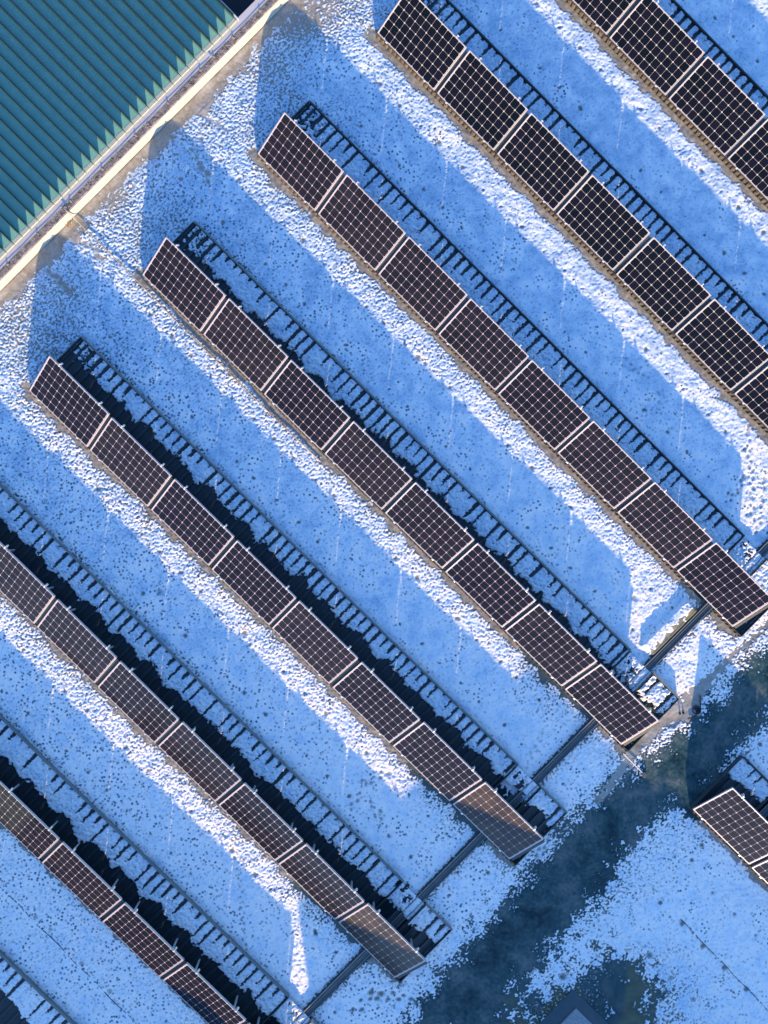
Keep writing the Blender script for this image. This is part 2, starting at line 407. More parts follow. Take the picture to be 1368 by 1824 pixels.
# foot prints and animal tracks
def track(pts, step, rad, jit, amp, seed, pair=0.0):
    global holes
    r = np.random.default_rng(seed); P = [np.array(gp(*p)) for p in pts]
    side = 1
    for i in range(len(P)-1):
        L_ = np.linalg.norm(P[i+1]-P[i]); d = (P[i+1]-P[i])/L_; nrm = np.array([-d[1], d[0]])
        for s in np.arange(0, L_, step):
            c = P[i]+d*(s+r.normal()*jit)+nrm*(side*pair+r.normal()*jit); side = -side
            w_ = (np.abs(GX-c[0]) < 0.2) & (np.abs(GY-c[1]) < 0.2)
            a = (GX[w_]-c[0])*d[0]+(GY[w_]-c[1])*d[1]; b_ = (GX[w_]-c[0])*nrm[0]+(GY[w_]-c[1])*nrm[1]
            rr = 1.35*rad*(0.7+0.6*r.random())
            holes[w_] = np.maximum(holes[w_], amp*np.exp(-((a/(rr*1.3))**2+(b_/rr)**2)**1.3))
track([(1296,896),(1316,872),(1326,842)], 0.10, 0.030, 0.012, 0.9, 1, 0.03)
track([(1330,765),(1338,850),(1340,930)], 0.11, 0.028, 0.012, 0.8, 2, 0.03)
track([(1362,850),(1352,930),(1345,950)], 0.12, 0.028, 0.012, 0.8, 3, 0.02)
track([(690,1375),(650,1395),(625,1440)], 0.10, 0.030, 0.02, 0.8, 4, 0.04)
track([(660,1430),(682,1470),(680,1480)], 0.07, 0.035, 0.03, 0.8, 5, 0.05)
track([(415,1500),(428,1570),(436,1690)], 0.11, 0.026, 0.01, 0.8, 6, 0.03)
track([(432,1120),(455,1170),(468,1240)], 0.12, 0.026, 0.015, 0.7, 7, 0.03)
track([(632,1798),(660,1775),(700,1772),(740,1775)], 0.12, 0.045, 0.02, 0.95, 8, 0.05)
track([(745,1790),(790,1770),(810,1735)], 0.13, 0.040, 0.03, 0.85, 9, 0.05)
track([(975,1480),(962,1520),(958,1580),(975,1600)], 0.09, 0.035, 0.03, 0.8, 10, 0.05)
track([(800,1540),(770,1575)], 0.1, 0.03, 0.02, 0.7, 11, 0.04)
track([(970,1290),(960,1320),(935,1370)], 0.1, 0.03, 0.02, 0.6, 12, 0.04)
track([(310,175),(355,195),(400,232)], 0.16, 0.045, 0.02, 0.8, 13, 0.01)
track([(130,425),(160,440),(188,468)], 0.13, 0.05, 0.02, 0.95, 14, 0.01)
track([(88,485),(105,502),(130,525)], 0.10, 0.055, 0.02, 0.95, 15, 0.02)
track([(340,270),(360,300),(372,325)], 0.14, 0.055, 0.03, 0.9, 16, 0.02)
track([(1110,640),(1140,665),(1160,640)], 0.10, 0.03, 0.03, 0.7, 17, 0.05)
track([(1130,660),(1180,720),(1210,760)], 0.16, 0.035, 0.06, 0.6, 18, 0.10)
for p, r_, a_ in (((1250,1505),0.06,1),((1232,1532),0.055,1),((1176,1608),0.06,1),((1157,1702),0.09,.9),((1003,1740),0.10,.9),((1195,1742),0.07,.8),((1235,1780),0.07,.8),((1215,1645),0.07,.9),((1252,1685),0.07,.9),((1290,1724),0.07,.9),((1329,1762),0.07,.9),((1269,1590),0.05,.8),((1308,1628),0.055,.8),((1346,1666),0.05,.8),((745,637),0.07,.9),((63,1633),0.07,.7),((90,1655),0.06,.7),((146,1716),0.07,.7),((196,1765),0.07,.7),((700,985),0.03,.5),((745,1185),0.03,.5),((1150,215),.05,0),((285,1055),0.09,.7),((1130,1065),0.07,.7),((1125,1065),0.05,.5)):
    bx, by = gp(*p); holes = np.maximum(holes, a_*np.exp(-(((GX-bx)**2+(GY-by)**2)/(r_*r_))**1.6))
# big soft melted patch
for p, r_, a_ in (((1170,725),0.35,0.16),((830,1000),0.28,0.0),((1300,420),0.3,0.08),((60,600),0.9,0.12),((480,120),0.7,0.05)):
    bx, by = gp(*p); cov -= a_*np.exp(-((GX-bx)**2+(GY-by)**2)/(r_*r_))*(1+0.6*gm)

lfs = sum(sstep(x0-1.5, x0-0.3, GX)*(1-sstep(x0+0.2, x0+1.6, GX))*sstep(y0-0.1, y0+0.3, GY)*(1-sstep(y0+1.7, y0+2.7, GY)) for k, x0, y0, a, sl, ph in ROWS if k in 'defg')
lit_thick = np.clip(-0.55*lfs-0.35*corner-0.3*gr+sstep(9, -9, V)*0.85 + 0.13*gl + 0.12*gv + 0.08 + 0.30*np.exp(-((road+0.8)/0.5)**2) + 0.15*sstep(1.0, 2.5, -road)*(V < -5), 0, 1)  # brighter light lower down painted into the snow, besides thin and thick cover
pitd = np.clip(0.95-0.62*tt-0.25*sstep(6.5, 9.5, GY)+0.25*sstep(-2, -6, GY)*tt+0.28*gl+0.18*gv+0.35*sstep(-1.6, -0.3, road), 0.22, 1.2)
m_ = cov - dots
m_ = np.clip(m_, -0.6, 0.6)
m_ = np.where(holes > 0.22, np.minimum(m_, 0.20-0.55*holes), m_)
m_ = np.where(fine > 0, m_, 0.2)
snowy = sstep(-0.02, 0.12, m_)
Z = 0.011*snowy + fine*((0.0006*gs+0.0012*gm+0.0007*rip)*snowy + 0.0012*gm + 0.003*gl) - 0.008*np.clip(holes, 0, 1)*snowy + hump
# snow drift lip where the snow meets bare membrane
Z = np.where((GX > -8.55) & (GX < -8.25), 0.016*(1-sstep(-8.55, -8.40, GX)) + 0.001*gm, Z)
Z = np.where(GX < -8.68, -3.0, Z)
tone = np.where(GX < -8.66, 0.0, tone)  # dark tone stands in for shade down in the well
ground = grid_mesh('ground', u, v, Z, dict(m=m_, tone=np.clip(tone, 0, 1), moss=np.clip(moss, 0, 1), lit_thick=lit_thick, pit=pitd), M_SNOW, (GX, GY))
tag(ground, kind='structure')

# ------------------------------------------------------------------ materials
M_FRAME = mat('anodised_frame', (0.50, 0.46, 0.47), 0.42, 0.25, vary=0.25, vscale=20)
M_ALU = mat('aluminium', (0.80, 0.77, 0.74), 0.35, 0.5)
M_SHEET = mat('dark_sheet', (0.032, 0.046, 0.054), 0.5, vary=0.6, vscale=5, bump=0.002, bscale=30)
M_WALL = mat('tray_wall', (0.13, 0.105, 0.08), 0.7, vary=0.9, vscale=9, dark=(0.02, 0.02, 0.018), bump=0.003, bscale=30)
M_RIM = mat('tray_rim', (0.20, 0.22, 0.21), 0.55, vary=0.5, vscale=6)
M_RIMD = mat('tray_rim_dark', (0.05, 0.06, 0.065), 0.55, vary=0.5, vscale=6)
M_DUCT = mat('galvanised_duct', (0.10, 0.115, 0.12), 0.5, 0.2, vary=0.7, vscale=7, bump=0.002)
M_DUCTL = mat('duct_lip', (0.30, 0.29, 0.27), 0.5, 0.2, vary=0.7, vscale=12)
M_CREAM = mat('cream_membrane', (0.43, 0.42, 0.40), 0.6, vary=0.30, vscale=2.2, dark=(0.32, 0.28, 0.22), bump=0.003, bscale=7)
M_LEDGE = mat('grey_flashing', (0.55, 0.50, 0.50), 0.5, 0.0, vary=0.5, vscale=2.5, dark=(0.40, 0.36, 0.36), bump=0.003, bscale=6)
M_GRIT = mat('weathered_grit', (0.36, 0.29, 0.26), 0.9, vary=1.0, vscale=11, dark=(0.03, 0.03, 0.03), bump=0.02, bscale=35)
M_TEAL = mat('green_roof_sheet', (0.19, 0.41, 0.33), 0.45, vary=0.45, vscale=5, dark=(0.08, 0.29, 0.26), bump=0.0025, bscale=90, spec=0.3)
M_TEALD = mat('green_roof_seam', (0.006, 0.016, 0.013), 0.7, vary=1.0, vscale=9, dark=(0.002, 0.006, 0.006))
M_EAVE = mat('eave_strip', (0.42, 0.45, 0.37), 0.5, vary=0.5, vscale=16, dark=(0.30, 0.26, 0.20))
M_PALE = mat('pale_metal', (0.70, 0.70, 0.68), 0.4, 0.3, vary=0.3)
M_WIRE = mat('dark_wire', (0.045, 0.05, 0.055), 0.5)
M_HOLD = mat('grey_plastic', (0.10, 0.12, 0.15), 0.5)
M_FOOT = mat('clay_foot', (0.50, 0.34, 0.22), 0.7, vary=0.5)
M_MOSS = mat('yellow_moss', (0.30, 0.24, 0.02), 0.9, vary=1, vscale=40, dark=(0.05, 0.05, 0.01))
M_BLACK = mat('black_rubber', (0.012, 0.012, 0.014), 0.7)
M_RENDER = mat('grey_render', (0.42, 0.42, 0.42), 0.8, vary=0.4, vscale=3)

def solar_mat(name='solar_cells', dust=0.008, line=(0.48, 0.39, 0.48), bus_c=(0.034, 0.027, 0.038), dust_haze_c=(0.30, 0.27, 0.25)):
    m = bpy.data.materials.new(name); m.use_nodes = True; t = m.node_tree; L = t.links
    b = t.nodes['Principled BSDF']
    def M(op, a, b2=None, clamp=False):
        n = t.nodes.new('ShaderNodeMath'); n.operation = op; n.use_clamp = clamp
        for i, v_ in enumerate((a, b2)):
            if v_ is None: continue
            if hasattr(v_, 'links'): L.new(v_, n.inputs[i])
            else: n.inputs[i].default_value = v_
        return n.outputs[0]
    uv = t.nodes.new('ShaderNodeUVMap'); uv.uv_map = 'UVMap'
    s = t.nodes.new('ShaderNodeSeparateXYZ'); L.new(uv.outputs[0], s.inputs[0])
    P = 0.1590
    cx = M('SUBTRACT', M('DIVIDE', s.outputs[0], P), -0.0); cy = M('DIVIDE', s.outputs[1], P)
    fx = M('ABSOLUTE', M('SUBTRACT', M('FRACT', cx), 0.5)); fy = M('ABSOLUTE', M('SUBTRACT', M('FRACT', cy), 0.5))
    g = 0.5-0.0016/P
    gapx = M('GREATER_THAN', fx, g); gapy = M('GREATER_THAN', fy, g)
    cham = M('GREATER_THAN', M('ADD', fx, fy), 1.0-0.020/P)
    out = M('MAXIMUM', M('GREATER_THAN', M('ABSOLUTE', M('SUBTRACT', cx, 5)), 5.0), M('GREATER_THAN', M('ABSOLUTE', M('SUBTRACT', cy, 3)), 3.0))
    white = M('MAXIMUM', M('MAXIMUM', gapx, gapy), M('MAXIMUM', cham, out))
    # three bus bars in each cell, along the row
    f3 = M('ABSOLUTE', M('SUBTRACT', M('FRACT', M('MULTIPLY', cy, 3.0)), 0.5))
    bus = M('LESS_THAN', f3, 0.0016*3/P*0.5*1.3)
    # cell to cell tone
    vr = t.nodes.new('ShaderNodeTexWhiteNoise'); vr.noise_dimensions = '3D'
    cb = t.nodes.new('ShaderNodeCombineXYZ'); L.new(M('FLOOR', cx), cb.inputs[0]); L.new(M('FLOOR', cy), cb.inputs[1])
    oi = t.nodes.new('ShaderNodeObjectInfo'); L.new(M('MULTIPLY', oi.outputs['Random'], 50), cb.inputs[2]); L.new(cb.outputs[0], vr.inputs[0])
    c1 = t.nodes.new('ShaderNodeMix'); c1.data_type = 'RGBA'
    c1.inputs[6].default_value = (0.003, 0.005, 0.009, 1); c1.inputs[7].default_value = (0.007, 0.007, 0.016, 1)
    L.new(vr.outputs[0], c1.inputs[0])
    c2 = t.nodes.new('ShaderNodeMix'); c2.data_type = 'RGBA'; c2.inputs[7].default_value = (*bus_c, 1)
    L.new(bus, c2.inputs[0]); L.new(c1.outputs[2], c2.inputs[6])
    c3 = t.nodes.new('ShaderNodeMix'); c3.data_type = 'RGBA'; c3.inputs[7].default_value = (*line, 1)
    L.new(white, c3.inputs[0]); L.new(c2.outputs[2], c3.inputs[6])
    # film of dust; the stronger copies paint haze and glare with it
    tc = t.nodes.new('ShaderNodeTexCoord'); n = t.nodes.new('ShaderNodeTexNoise'); n.inputs['Scale'].default_value = 2.2; n.inputs['Detail'].default_value = 6
    L.new(tc.outputs['Object'], n.inputs['Vector'])
    c4 = t.nodes.new('ShaderNodeMix'); c4.data_type = 'RGBA'; c4.inputs[7].default_value = (*dust_haze_c, 1)
    L.new(M('MULTIPLY', n.outputs[0], M('MULTIPLY', M('ADD', oi.outputs['Random'], 0.4), dust)), c4.inputs[0]); L.new(c3.outputs[2], c4.inputs[6])
    L.new(c4.outputs[2], b.inputs['Base Color'])
    b.inputs['Roughness'].default_value = 0.12; b.inputs['Specular IOR Level'].default_value = 0.16
    return m
M_CELL = solar_mat(); M_CELL0 = solar_mat('solar_cells_clean', 0.0, (0.50, 0.46, 0.44), (0.012, 0.012, 0.012)); M_CELL2 = solar_mat('solar_cells_painted_haze', 0.05); M_CELL3 = solar_mat('solar_cells_painted_glare', 0.26, dust_haze_c=(0.40, 0.29, 0.20))  # two copies have haze and glare painted into their colour

# ------------------------------------------------------------------ one solar panel with its parts
ct, st_ = math.cos(TILT), math.sin(TILT)
SLOPE = Matrix.Translation((0, 0, HL)) @ Matrix.Rotation(TILT, 4, 'X')     # local: x along row, y up the slope, z normal; z=0 top face
def make_panel():
    root = empty('solar_panel', (0, 0, 0))
    th, wf = 0.042, 0.017
    f = MB()
    f.box(0, ML, 0, wf, -th, 0).box(0, ML, MW-wf, MW, -th, 0).box(0, wf, wf, MW-wf, -th, 0).box(ML-wf, ML, wf, MW-wf, -th, 0)
    f.xf(SLOPE).build('frame', M_FRAME, root, bevel=0.0025)
    g = MB(); x0, x1, y0, y1 = wf-0.001, ML-wf+0.001, wf-0.001, MW-wf+0.001
    g.box(x0, x1, y0, y1, -0.012, -0.003).xf(SLOPE)
    o = g.build('cell_glass', M_CELL, root)
    uvl = o.data.uv_layers.new(name='UVMap'); inv = SLOPE.inverted()
    for lp in o.data.loops:
        p = inv @ o.data.vertices[lp.vertex_index].co
        uvl.data[lp.index].uv = (p.x-(ML-1.59)/2, p.y-(MW-0.954)/2)
    MB().box(ML+0.004, PER-0.004, 0.0, MW*0.94, -0.058, -0.044).xf(SLOPE).build('gap_sun_block', M_SHEET, root)  # added strip that stops sun passing through the gap between panels
    for xs in (0.275, ML-0.275):
        r = MB().box(xs-0.018, xs+0.018, -0.015, MW+0.045, -th-0.042, -th-0.002).xf(SLOPE).build('support_rail', M_ALU, root, bevel=0.002)
        e = MB().tube([(xs, MW+0.035, -th-0.03), (xs, MW+0.035, 0.014)], 0.014, 10).xf(SLOPE).build('rail_bolt', M_ALU, r)
        MB().box(xs-0.016, xs+0.016, MW-0.020, MW+0.012, 0.0005, 0.007).xf(SLOPE).build('clamp', M_ALU, root, bevel=0.0015)
        MB().box(xs-0.022, xs+0.022, -0.020, 0.014, 0.0005, 0.010).xf(SLOPE).build('clamp', M_ALU, root, bevel=0.0015)
        yb = (MW-0.12)*ct; zb = HL+(MW-0.12)*st_-0.09
        MB().box(xs-0.015, xs+0.015, yb-0.02, yb+0.02, 0.03, zb).build('rear_leg', M_ALU, root)
        MB().box(xs-0.015, xs+0.015, 0.02, 0.05, 0.03, HL-0.07).build('front_leg', M_ALU, root)
    return root
proto = make_panel()
kids = {}
for o in list(scene.objects):
    if o.parent: kids.setdefault(o.parent.name, []).append(o)
ORD = ['first', 'second', 'third', 'fourth', 'fifth', 'sixth', 'seventh', 'eighth']
VIS = dict(b=2, c=1, d=0, e=0, f=0, g=0, h=0, i=0, j=0)     # first slot that shows in the photo
first = True
for k, x0, y0, a, sl, ph in ROWS:
    for n in sl:
        o = proto if first else copy_tree(proto, kids)
        first = False
        jx, jy = random.gauss(0, 0.003), random.gauss(0, 0.003)
        dx = n*PER
        o.location = (x0+dx*math.cos(a)+jx, y0+dx*math.sin(a)+jy, 0)
        o.rotation_euler = (random.gauss(0, 0.004), random.gauss(0, 0.0015), a+random.gauss(0, 0.002))
        i_ = n-VIS[k]
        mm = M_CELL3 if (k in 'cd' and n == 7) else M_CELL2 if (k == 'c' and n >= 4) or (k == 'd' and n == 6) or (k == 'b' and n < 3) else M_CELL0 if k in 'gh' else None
        if mm:      # painted haze or glare, or dustless cells, for these
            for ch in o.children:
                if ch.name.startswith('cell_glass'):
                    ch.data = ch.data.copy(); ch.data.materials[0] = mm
        if k in 'cd' and n == 7: lab = 'half shaded last panel of the %s' % RN[k]
        elif k == 'c' and n == 0: lab = 'panel beyond the left edge, start of the %s' % RN[k]
        elif k in 'ef' and n == 7: lab = 'sunlit panel at lower right end of the %s' % RN[k]
        elif k == 'i': lab = 'lone panel beside the dark wet channel at the right edge' if n == 0 else 'solar panel cut by the right edge, below the lone one'
        elif k == 'j': lab = 'solar panel just outside the right edge of the photo'
        else: lab = '%s panel from the upper left in the %s' % (ORD[i_], RN[k])
        tag(o, lab, 'solar panel', 'solar panels standing in slanted rows')

# ------------------------------------------------------------------ ballast trays
def trap(xs0, xs1, pitch, top, z0, z1, flank=0.012):
    """profile points of a trapezoidal sheet running from xs0 to xs1"""
    pts = []; x = xs0
    while x < xs1-1e-6:
        v0 = pitch-top-2*flank
        for xx, zz in ((x, z0), (x+v0, z0), (x+v0+flank, z1), (x+v0+flank+top, z1)):
            if xx < xs1: pts.append((xx, zz))
        x += pitch
    pts.append((xs1, z0)); return pts
RIBP, RIBT = 0.206, 0.050
def make_tray(x0, x1, y0, a, left_wall=True, right_wall=True, light=0.0):
    root = empty('ballast_tray', (x0, y0, 0), a)
    Lx = x1-x0
    pr = trap(0.02, Lx-0.02, RIBP, RIBT, 0.022, 0.058)
    low = [(p, q-0.006) for p, q in pr]
    s = MB()
    n = len(pr)
    for y in (0.012, RIM-0.012):
        s.v += [(p, y, q) for p, q in pr] + [(p, y, q) for p, q in low]
    for i in range(n-1):
        s.f.append((i, i+1, 2*n+i+1, 2*n+i)); s.f.append((n+i+1, n+i, 3*n+i, 3*n+i+1))
        s.f.append((i+1, i, n+i, n+i+1)); s.f.append((2*n+i, 2*n+i+1, 3*n+i+1, 3*n+i))
    s.build('ribbed_sheet', M_SHEET, root)
    # front wall: vertical ribbed sheet
    pw = trap(0.0, Lx, 0.115, 0.045, 0.0, 0.030, 0.010)
    f = MB(); n = len(pw)
    f.v = [(p, -q-0.004, 0.004) for p, q in pw]+[(p, -q-0.004, 0.132) for p, q in pw]+[(p, 0.006, 0.004) for p, q in pw]+[(p, 0.006, 0.132) for p, q in pw]
    for i in range(n-1):
        f.f += [(i, i+1, n+i+1, n+i), (n+i, n+i+1, 3*n+i+1, 3*n+i), (2*n+i+1, 2*n+i, 3*n+i, 3*n+i+1)]
    f.f += [(0, n, 3*n, 2*n), (n-1, 3*n-1, 4*n-1, 2*n-1)]
    f.build('front_wall', M_WALL, root)
    # rear rim: folded upstand
    lipm = M_RIM if light > 0.5 else M_RIMD  # darker copy paints in the shade on the rim's inner face
    prof = [(RIM-0.010, 0.006), (RIM+0.004, 0.006), (RIM+0.004, 0.118), (RIM+0.012+0.018*light, 0.118), (RIM+0.012+0.018*light, 0.126), (RIM-0.014, 0.126), (RIM-0.014, 0.118), (RIM-0.010, 0.118)]
    q = MB(); segs = max(1, int(round(Lx/1.9)))
    for i in range(segs):      # the rim is lapped from lengths that do not quite line up
        w1 = random.uniform(-0.004, 0.004)
        xa, xb = Lx*i/segs, Lx*(i+1)/segs
        q.prism([(p+w1, z+random.uniform(0, .0004)) for p, z in prof], 'x', xa+0.0015, xb-0.0015)
    rim = q.build('rear_rim', lipm, root)
    for side, on in ((0.0, left_wall), (Lx, right_wall)):
        if on:
            e = MB().prism([(0.010, 0.006), (RIM-0.016, 0.006), (RIM-0.016, 0.122), (0.55, 0.122), (0.010, 0.130)], 'x', side-0.010, side+0.004).build('end_plate', M_RIMD, root)
    return root
for k, x0, y0, a, sl, ph in ROWS:
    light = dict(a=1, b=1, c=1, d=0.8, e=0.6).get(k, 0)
    if k == 'j': continue
    if k == 'i':
        t = make_tray(x0, x0+1.0, y0, a, light=0.3); tag(t, 'dark ribbed ballast tray under the lone panels at the right edge', 'ballast tray', 'long ballast trays under the panel rows')
        t = make_tray(x0+1.42, x0+3.4, y0, a, light=0.3); tag(t, 'dark ballast tray cut by the right edge, past the second cable duct', 'ballast tray', 'short ballast trays at the row ends')
        continue
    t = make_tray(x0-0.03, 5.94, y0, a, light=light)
    lab = ('long pale rimmed tray, %s' % ('cut off in the bottom left corner' if k == 'a' else RN[k])) if light > 0.7 else 'long dark ribbed tray, '+RN[k]
    tag(t, lab, 'ballast tray', 'long ballast trays under the panel rows')
    if k in 'bcdef':
        yy = y0 + (6.6-x0)*a
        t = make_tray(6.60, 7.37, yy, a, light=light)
        tag(t, 'short tray past the cable duct, %s' % RN[k], 'ballast tray', 'short ballast trays at the row ends')

# snow lying in the trays
def tray_snow():
    objs = []
    d = 0.018
    bms = []
    for k, x0, y0, a, sl, ph in ROWS:
        if k == 'j': continue
        spans = [(x0+0.0, 5.92, x0-0.03)] + ([(6.62, 7.35, 6.60)] if k in 'cdef' else [])
        if k == 'i': spans = [(x0, x0+0.98, x0), (x0+1.44, x0+3.38, x0+1.42)]
        if k == 'a': spans = [(-1.5, 5.9, x0-0.03)]
        if k == 'b': spans = [(-4.5, 5.92, x0-0.03), (6.62, 7.35, 6.60)]
        if k in 'bcdef': spans.append((5.94, 6.60, None))
        for xa, xb, tx0 in spans:
            bridge = tx0 is None; tx0 = 0 if bridge else tx0
            xs = np.arange(xa+0.02, xb, d); ys = np.arange(0.62, RIM-0.014, d)
            X, Yr = np.meshgrid(xs, ys); nyy, nxx = X.shape
            sd_ = int(abs(y0*10)+xa*7)+100
            dots_, _ = band_noise(nyy, nxx, d, 0.062, 0.15, sd_)
            _, g1 = band_noise(nyy, nxx, d, 0.10, 0.35, sd_+1); _, g2 = band_noise(nyy, nxx, d, 0.04, 0.10, sd_+2); _, g3 = band_noise(nyy, nxx, d, 0.4, 1.2, sd_+3)
            # scalloped front edge: two lobes to each panel
            base = SNOWF[k]
            ph_ = ((X-x0-0.25)/(PER/2)) % 1.0
            lobe = np.abs(ph_-0.42)/0.58; lobe = np.clip(lobe, 0, 1)
            ed = base + 0.11*(1-lobe**1.6) - 0.05 + 0.022*g1 + 0.010*g2 + 0.03*g3
            front = Yr - ed
            cv = 0.95 - dots_*1.0 + np.clip(front, -0.3, 0)*6
            cv = np.minimum(cv, front*6)
            # bare dark ribs: wedges starting at the rear rim
            i_ = np.floor((X-(tx0+0.02))/RIBP); rc = (tx0+0.02)+(i_+1)*RIBP-RIBT/2-0.012
            rnd = (np.sin(i_*91.7+y0*13.1)*43758.5) % 1; rnd2 = (np.sin(i_*37.3+y0*7.7)*9758.5) % 1
            Lr = np.where(rnd < 0.22, 0.03, 0.08+0.50*rnd**1.1)
            if bridge: Lr = Lr*0-1
            near_end = np.exp(-(X-xa)/0.5) if (k in 'defghi' and xa < 5) else 0*X
            Lr = Lr + 0.5*near_end
            sfr = (RIM-0.014-Yr)
            wv = (0.028+0.026*rnd2)*(1-0.40*np.clip(sfr/np.maximum(Lr, .01), 0, 1)) + 0.008*g2
            ribm = (np.abs(X-rc-0.006*g1)-wv)/0.03; inside = (sfr < Lr+0.05*g2)
            cv = np.where(inside, np.minimum(cv, ribm*0.5), cv)
            cv = np.where(inside, cv, np.where(sfr < Lr+0.09, np.minimum(cv, np.maximum(ribm*0.5, (sfr-Lr)*4+0.0*X)), cv))
            # poor cover at the upper left end
            if k in 'defghi' and xa < 5:
                pe = np.exp(-((X-xa-0.15)/0.42)**2); cv -= pe*(0.42+0.22*g1)*(sfr > 0.04)
                cv = np.minimum(cv, np.where(X-xa < 0.05, -0.2, 1))
            if k in 'cdef' and xa > 6: cv -= 0.25*sstep(0.30, 0.5, X-6.9)*(k == 'e')
            if bridge:
                gd = np.minimum(np.abs(X-6.385-0.004*g1), np.abs(X-6.532-0.004*g1)); cv = np.minimum(cv, (gd-0.010)*12)
                cv -= 0.35*np.exp(-((X-6.06)/0.05)**2-((Yr-1.40)/0.10)**2) + 0.5*np.exp(-((X-6.27)/0.075)**2-((Yr-1.30)/0.11)**2)
                cv = np.minimum(cv, (RIM-0.03-Yr+0.02*g1)*6)
            cv = np.clip(cv, -0.5, 0.5)
            zz = np.where(cv > -0.03, 0.078 + 0.010*g1*0.5 + 0.003*g2 + 0.012*np.clip(cv*4, 0, 1), 0.078-0.5*np.clip(-cv-0.03, 0, 0.16))
            zz = np.where(cv < -0.1, 0.012, zz)
            Yw = y0 + (X-x0)*a + Yr
            bms.append((X, Yw, zz, cv))
    # join to one sheet object
    co = []; quads = []; cvs = []; off = 0
    for X, Yw, zz, cv in bms:
        nyy, nxx = X.shape
        co.append(np.stack([X, Yw, zz], -1).reshape(-1, 3)); cvs.append(cv.ravel())
        i = off+np.arange(nxx-1)[None, :] + nxx*np.arange(nyy-1)[:, None]
        c4 = np.stack([cv[:-1, :-1], cv[:-1, 1:], cv[1:, :-1], cv[1:, 1:]]).max(0)
        q = np.stack([i, i+1, i+1+nxx, i+nxx], -1)[c4 > -0.06]
        quads.append(q.reshape(-1, 4)); off += nxx*nyy
    co = np.concatenate(co).astype(np.float32); q = np.concatenate(quads).astype(np.int32); cvs = np.concatenate(cvs)
    me = bpy.data.meshes.new('tray_snow'); me.vertices.add(len(co)); me.vertices.foreach_set('co', co.ravel())
    nf = len(q); me.loops.add(nf*4); me.loops.foreach_set('vertex_index', q.ravel())
    me.polygons.add(nf); me.polygons.foreach_set('loop_start', np.arange(nf, dtype=np.int32)*4); me.polygons.foreach_set('loop_total', np.full(nf, 4, np.int32))
    me.polygons.foreach_set('use_smooth', np.ones(nf, bool)); me.update(calc_edges=True)
    for nme, val in (('m', cvs), ('tone', np.full(len(cvs), 0.08)), ('moss', np.zeros(len(cvs))), ('pit', np.full(len(cvs), 0.35)), ('lit_thick', np.clip(0.45-(co[:, 1]-co[:, 0])*0.707*0.04, 0.1, 0.9))):  # tray snow gets the same painted light gradient
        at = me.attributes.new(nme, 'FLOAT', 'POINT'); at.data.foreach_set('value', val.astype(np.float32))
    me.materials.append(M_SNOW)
    o = bpy.data.objects.new('tray_snow', me); col.objects.link(o)
    tag(o, 'broken snow layer lying in the ribbed trays behind the panels', 'snow', kind='stuff')
tray_snow()

# ------------------------------------------------------------------ parapet, flashing, wire
YA, YB = -16.0, 16.0
par = empty('parapet', (-8.57, 0, 0)); tag(par, 'long cream roof parapet running beside the green metal roof', 'parapet')
def wavy(poly, y0, y1, step, amp, seed, name, m, parent=None, bevel=0):
    """a strip with the given x,z profile swept along y with slight unevenness"""
    r = random.Random(seed); s = MB(); n = len(poly); ys = []; y = y0
    while y < y1: ys.append(y); y += step*(0.7+0.6*r.random())
    ys.append(y1)
    for y in ys:
        for p, q in poly:
            s.v.append((p+r.uniform(-amp, amp), y, q+r.uniform(-amp, amp)*0.7))
    for i in range(len(ys)-1):
        for j in range(n):
            k2 = (j+1) % n
            s.f.append((i*n+j, i*n+k2, (i+1)*n+k2, (i+1)*n+j))
    s.f.append(tuple(range(n))[::-1]); s.f.append(tuple((len(ys)-1)*n+j for j in range(n)))
    o = s.build(name, m, parent, bevel=bevel)
    return o
HP = 0.25
wavy([(0.012, -0.02), (0.010, 0.06), (-0.008, HP), (-0.030, HP), (-0.035, -0.02)], YA, YB, 0.8, 0.002, 1, 'upstand', M_CREAM, par)
wavy([(-0.020, HP+0.008), (-0.034, HP+0.014), (-0.155, HP+0.010), (-0.155, HP-0.20), (-0.040, HP-0.20)], YA, YB, 0.3, 0.003, 2, 'grit_coping', M_GRIT, par)
wavy([(-0.1565, HP+0.010), (-0.24, HP+0.012), (-0.34, HP+0.015), (-0.34, -3.0), (-0.1565, -3.0)], YA, YB, 0.9, 0.0015, 3, 'flashing', M_LEDGE, par)
# grit and moss crumbs on the coping
cr = MB(); r_ = random.Random(5)
for i in range(900):
    y = r_.uniform(-9, 12); x = -8.57-0.04-0.105*r_.random(); s_ = r_.uniform(0.003, 0.010)
    cr.tube([(x, y, HP+0.008), (x+r_.uniform(-.004, .004), y, HP+0.010+s_*1.6)], s_, 5, s_*0.4)
o = cr.build('gravel', M_GRIT); tag(o, 'loose dark gravel and dirt along the top of the parapet', 'gravel', kind='stuff')

# lightning wire and its holders
HY = [gp(px/3, py/3, 0.28) for px, py in ((1390, 55), (1245, 197), (1143, 302), (1073, 375), (900, 552), (732, 730), (556, 912), (385, 1082), (362, 1118), (210, 1258), (48, 1420))]
HY = sorted([p for p in HY], key=lambda p: p[1])
WX = -8.715
pts = []
ext = [(WX, HY[0][1]-1.0), *[(WX, p[1]) for p in HY], (WX, HY[-1][1]+1.0), (WX, HY[-1][1]+2.0)]
for (xa, ya), (xb, yb) in zip(ext[:-1], ext[1:]):
    for i in range(8):
        f_ = i/8; pts.append((xa-0.022*math.sin(math.pi*f_)*min(1, (yb-ya)), ya+(yb-ya)*f_, HP+0.030-0.008*math.sin(math.pi*f_)))
wire = MB().tube(pts, 0.0045, 6).build('lightning_wire', M_WIRE); tag(wire, 'thin dark lightning wire strung along the grey flashing beside the green roof', 'wire')
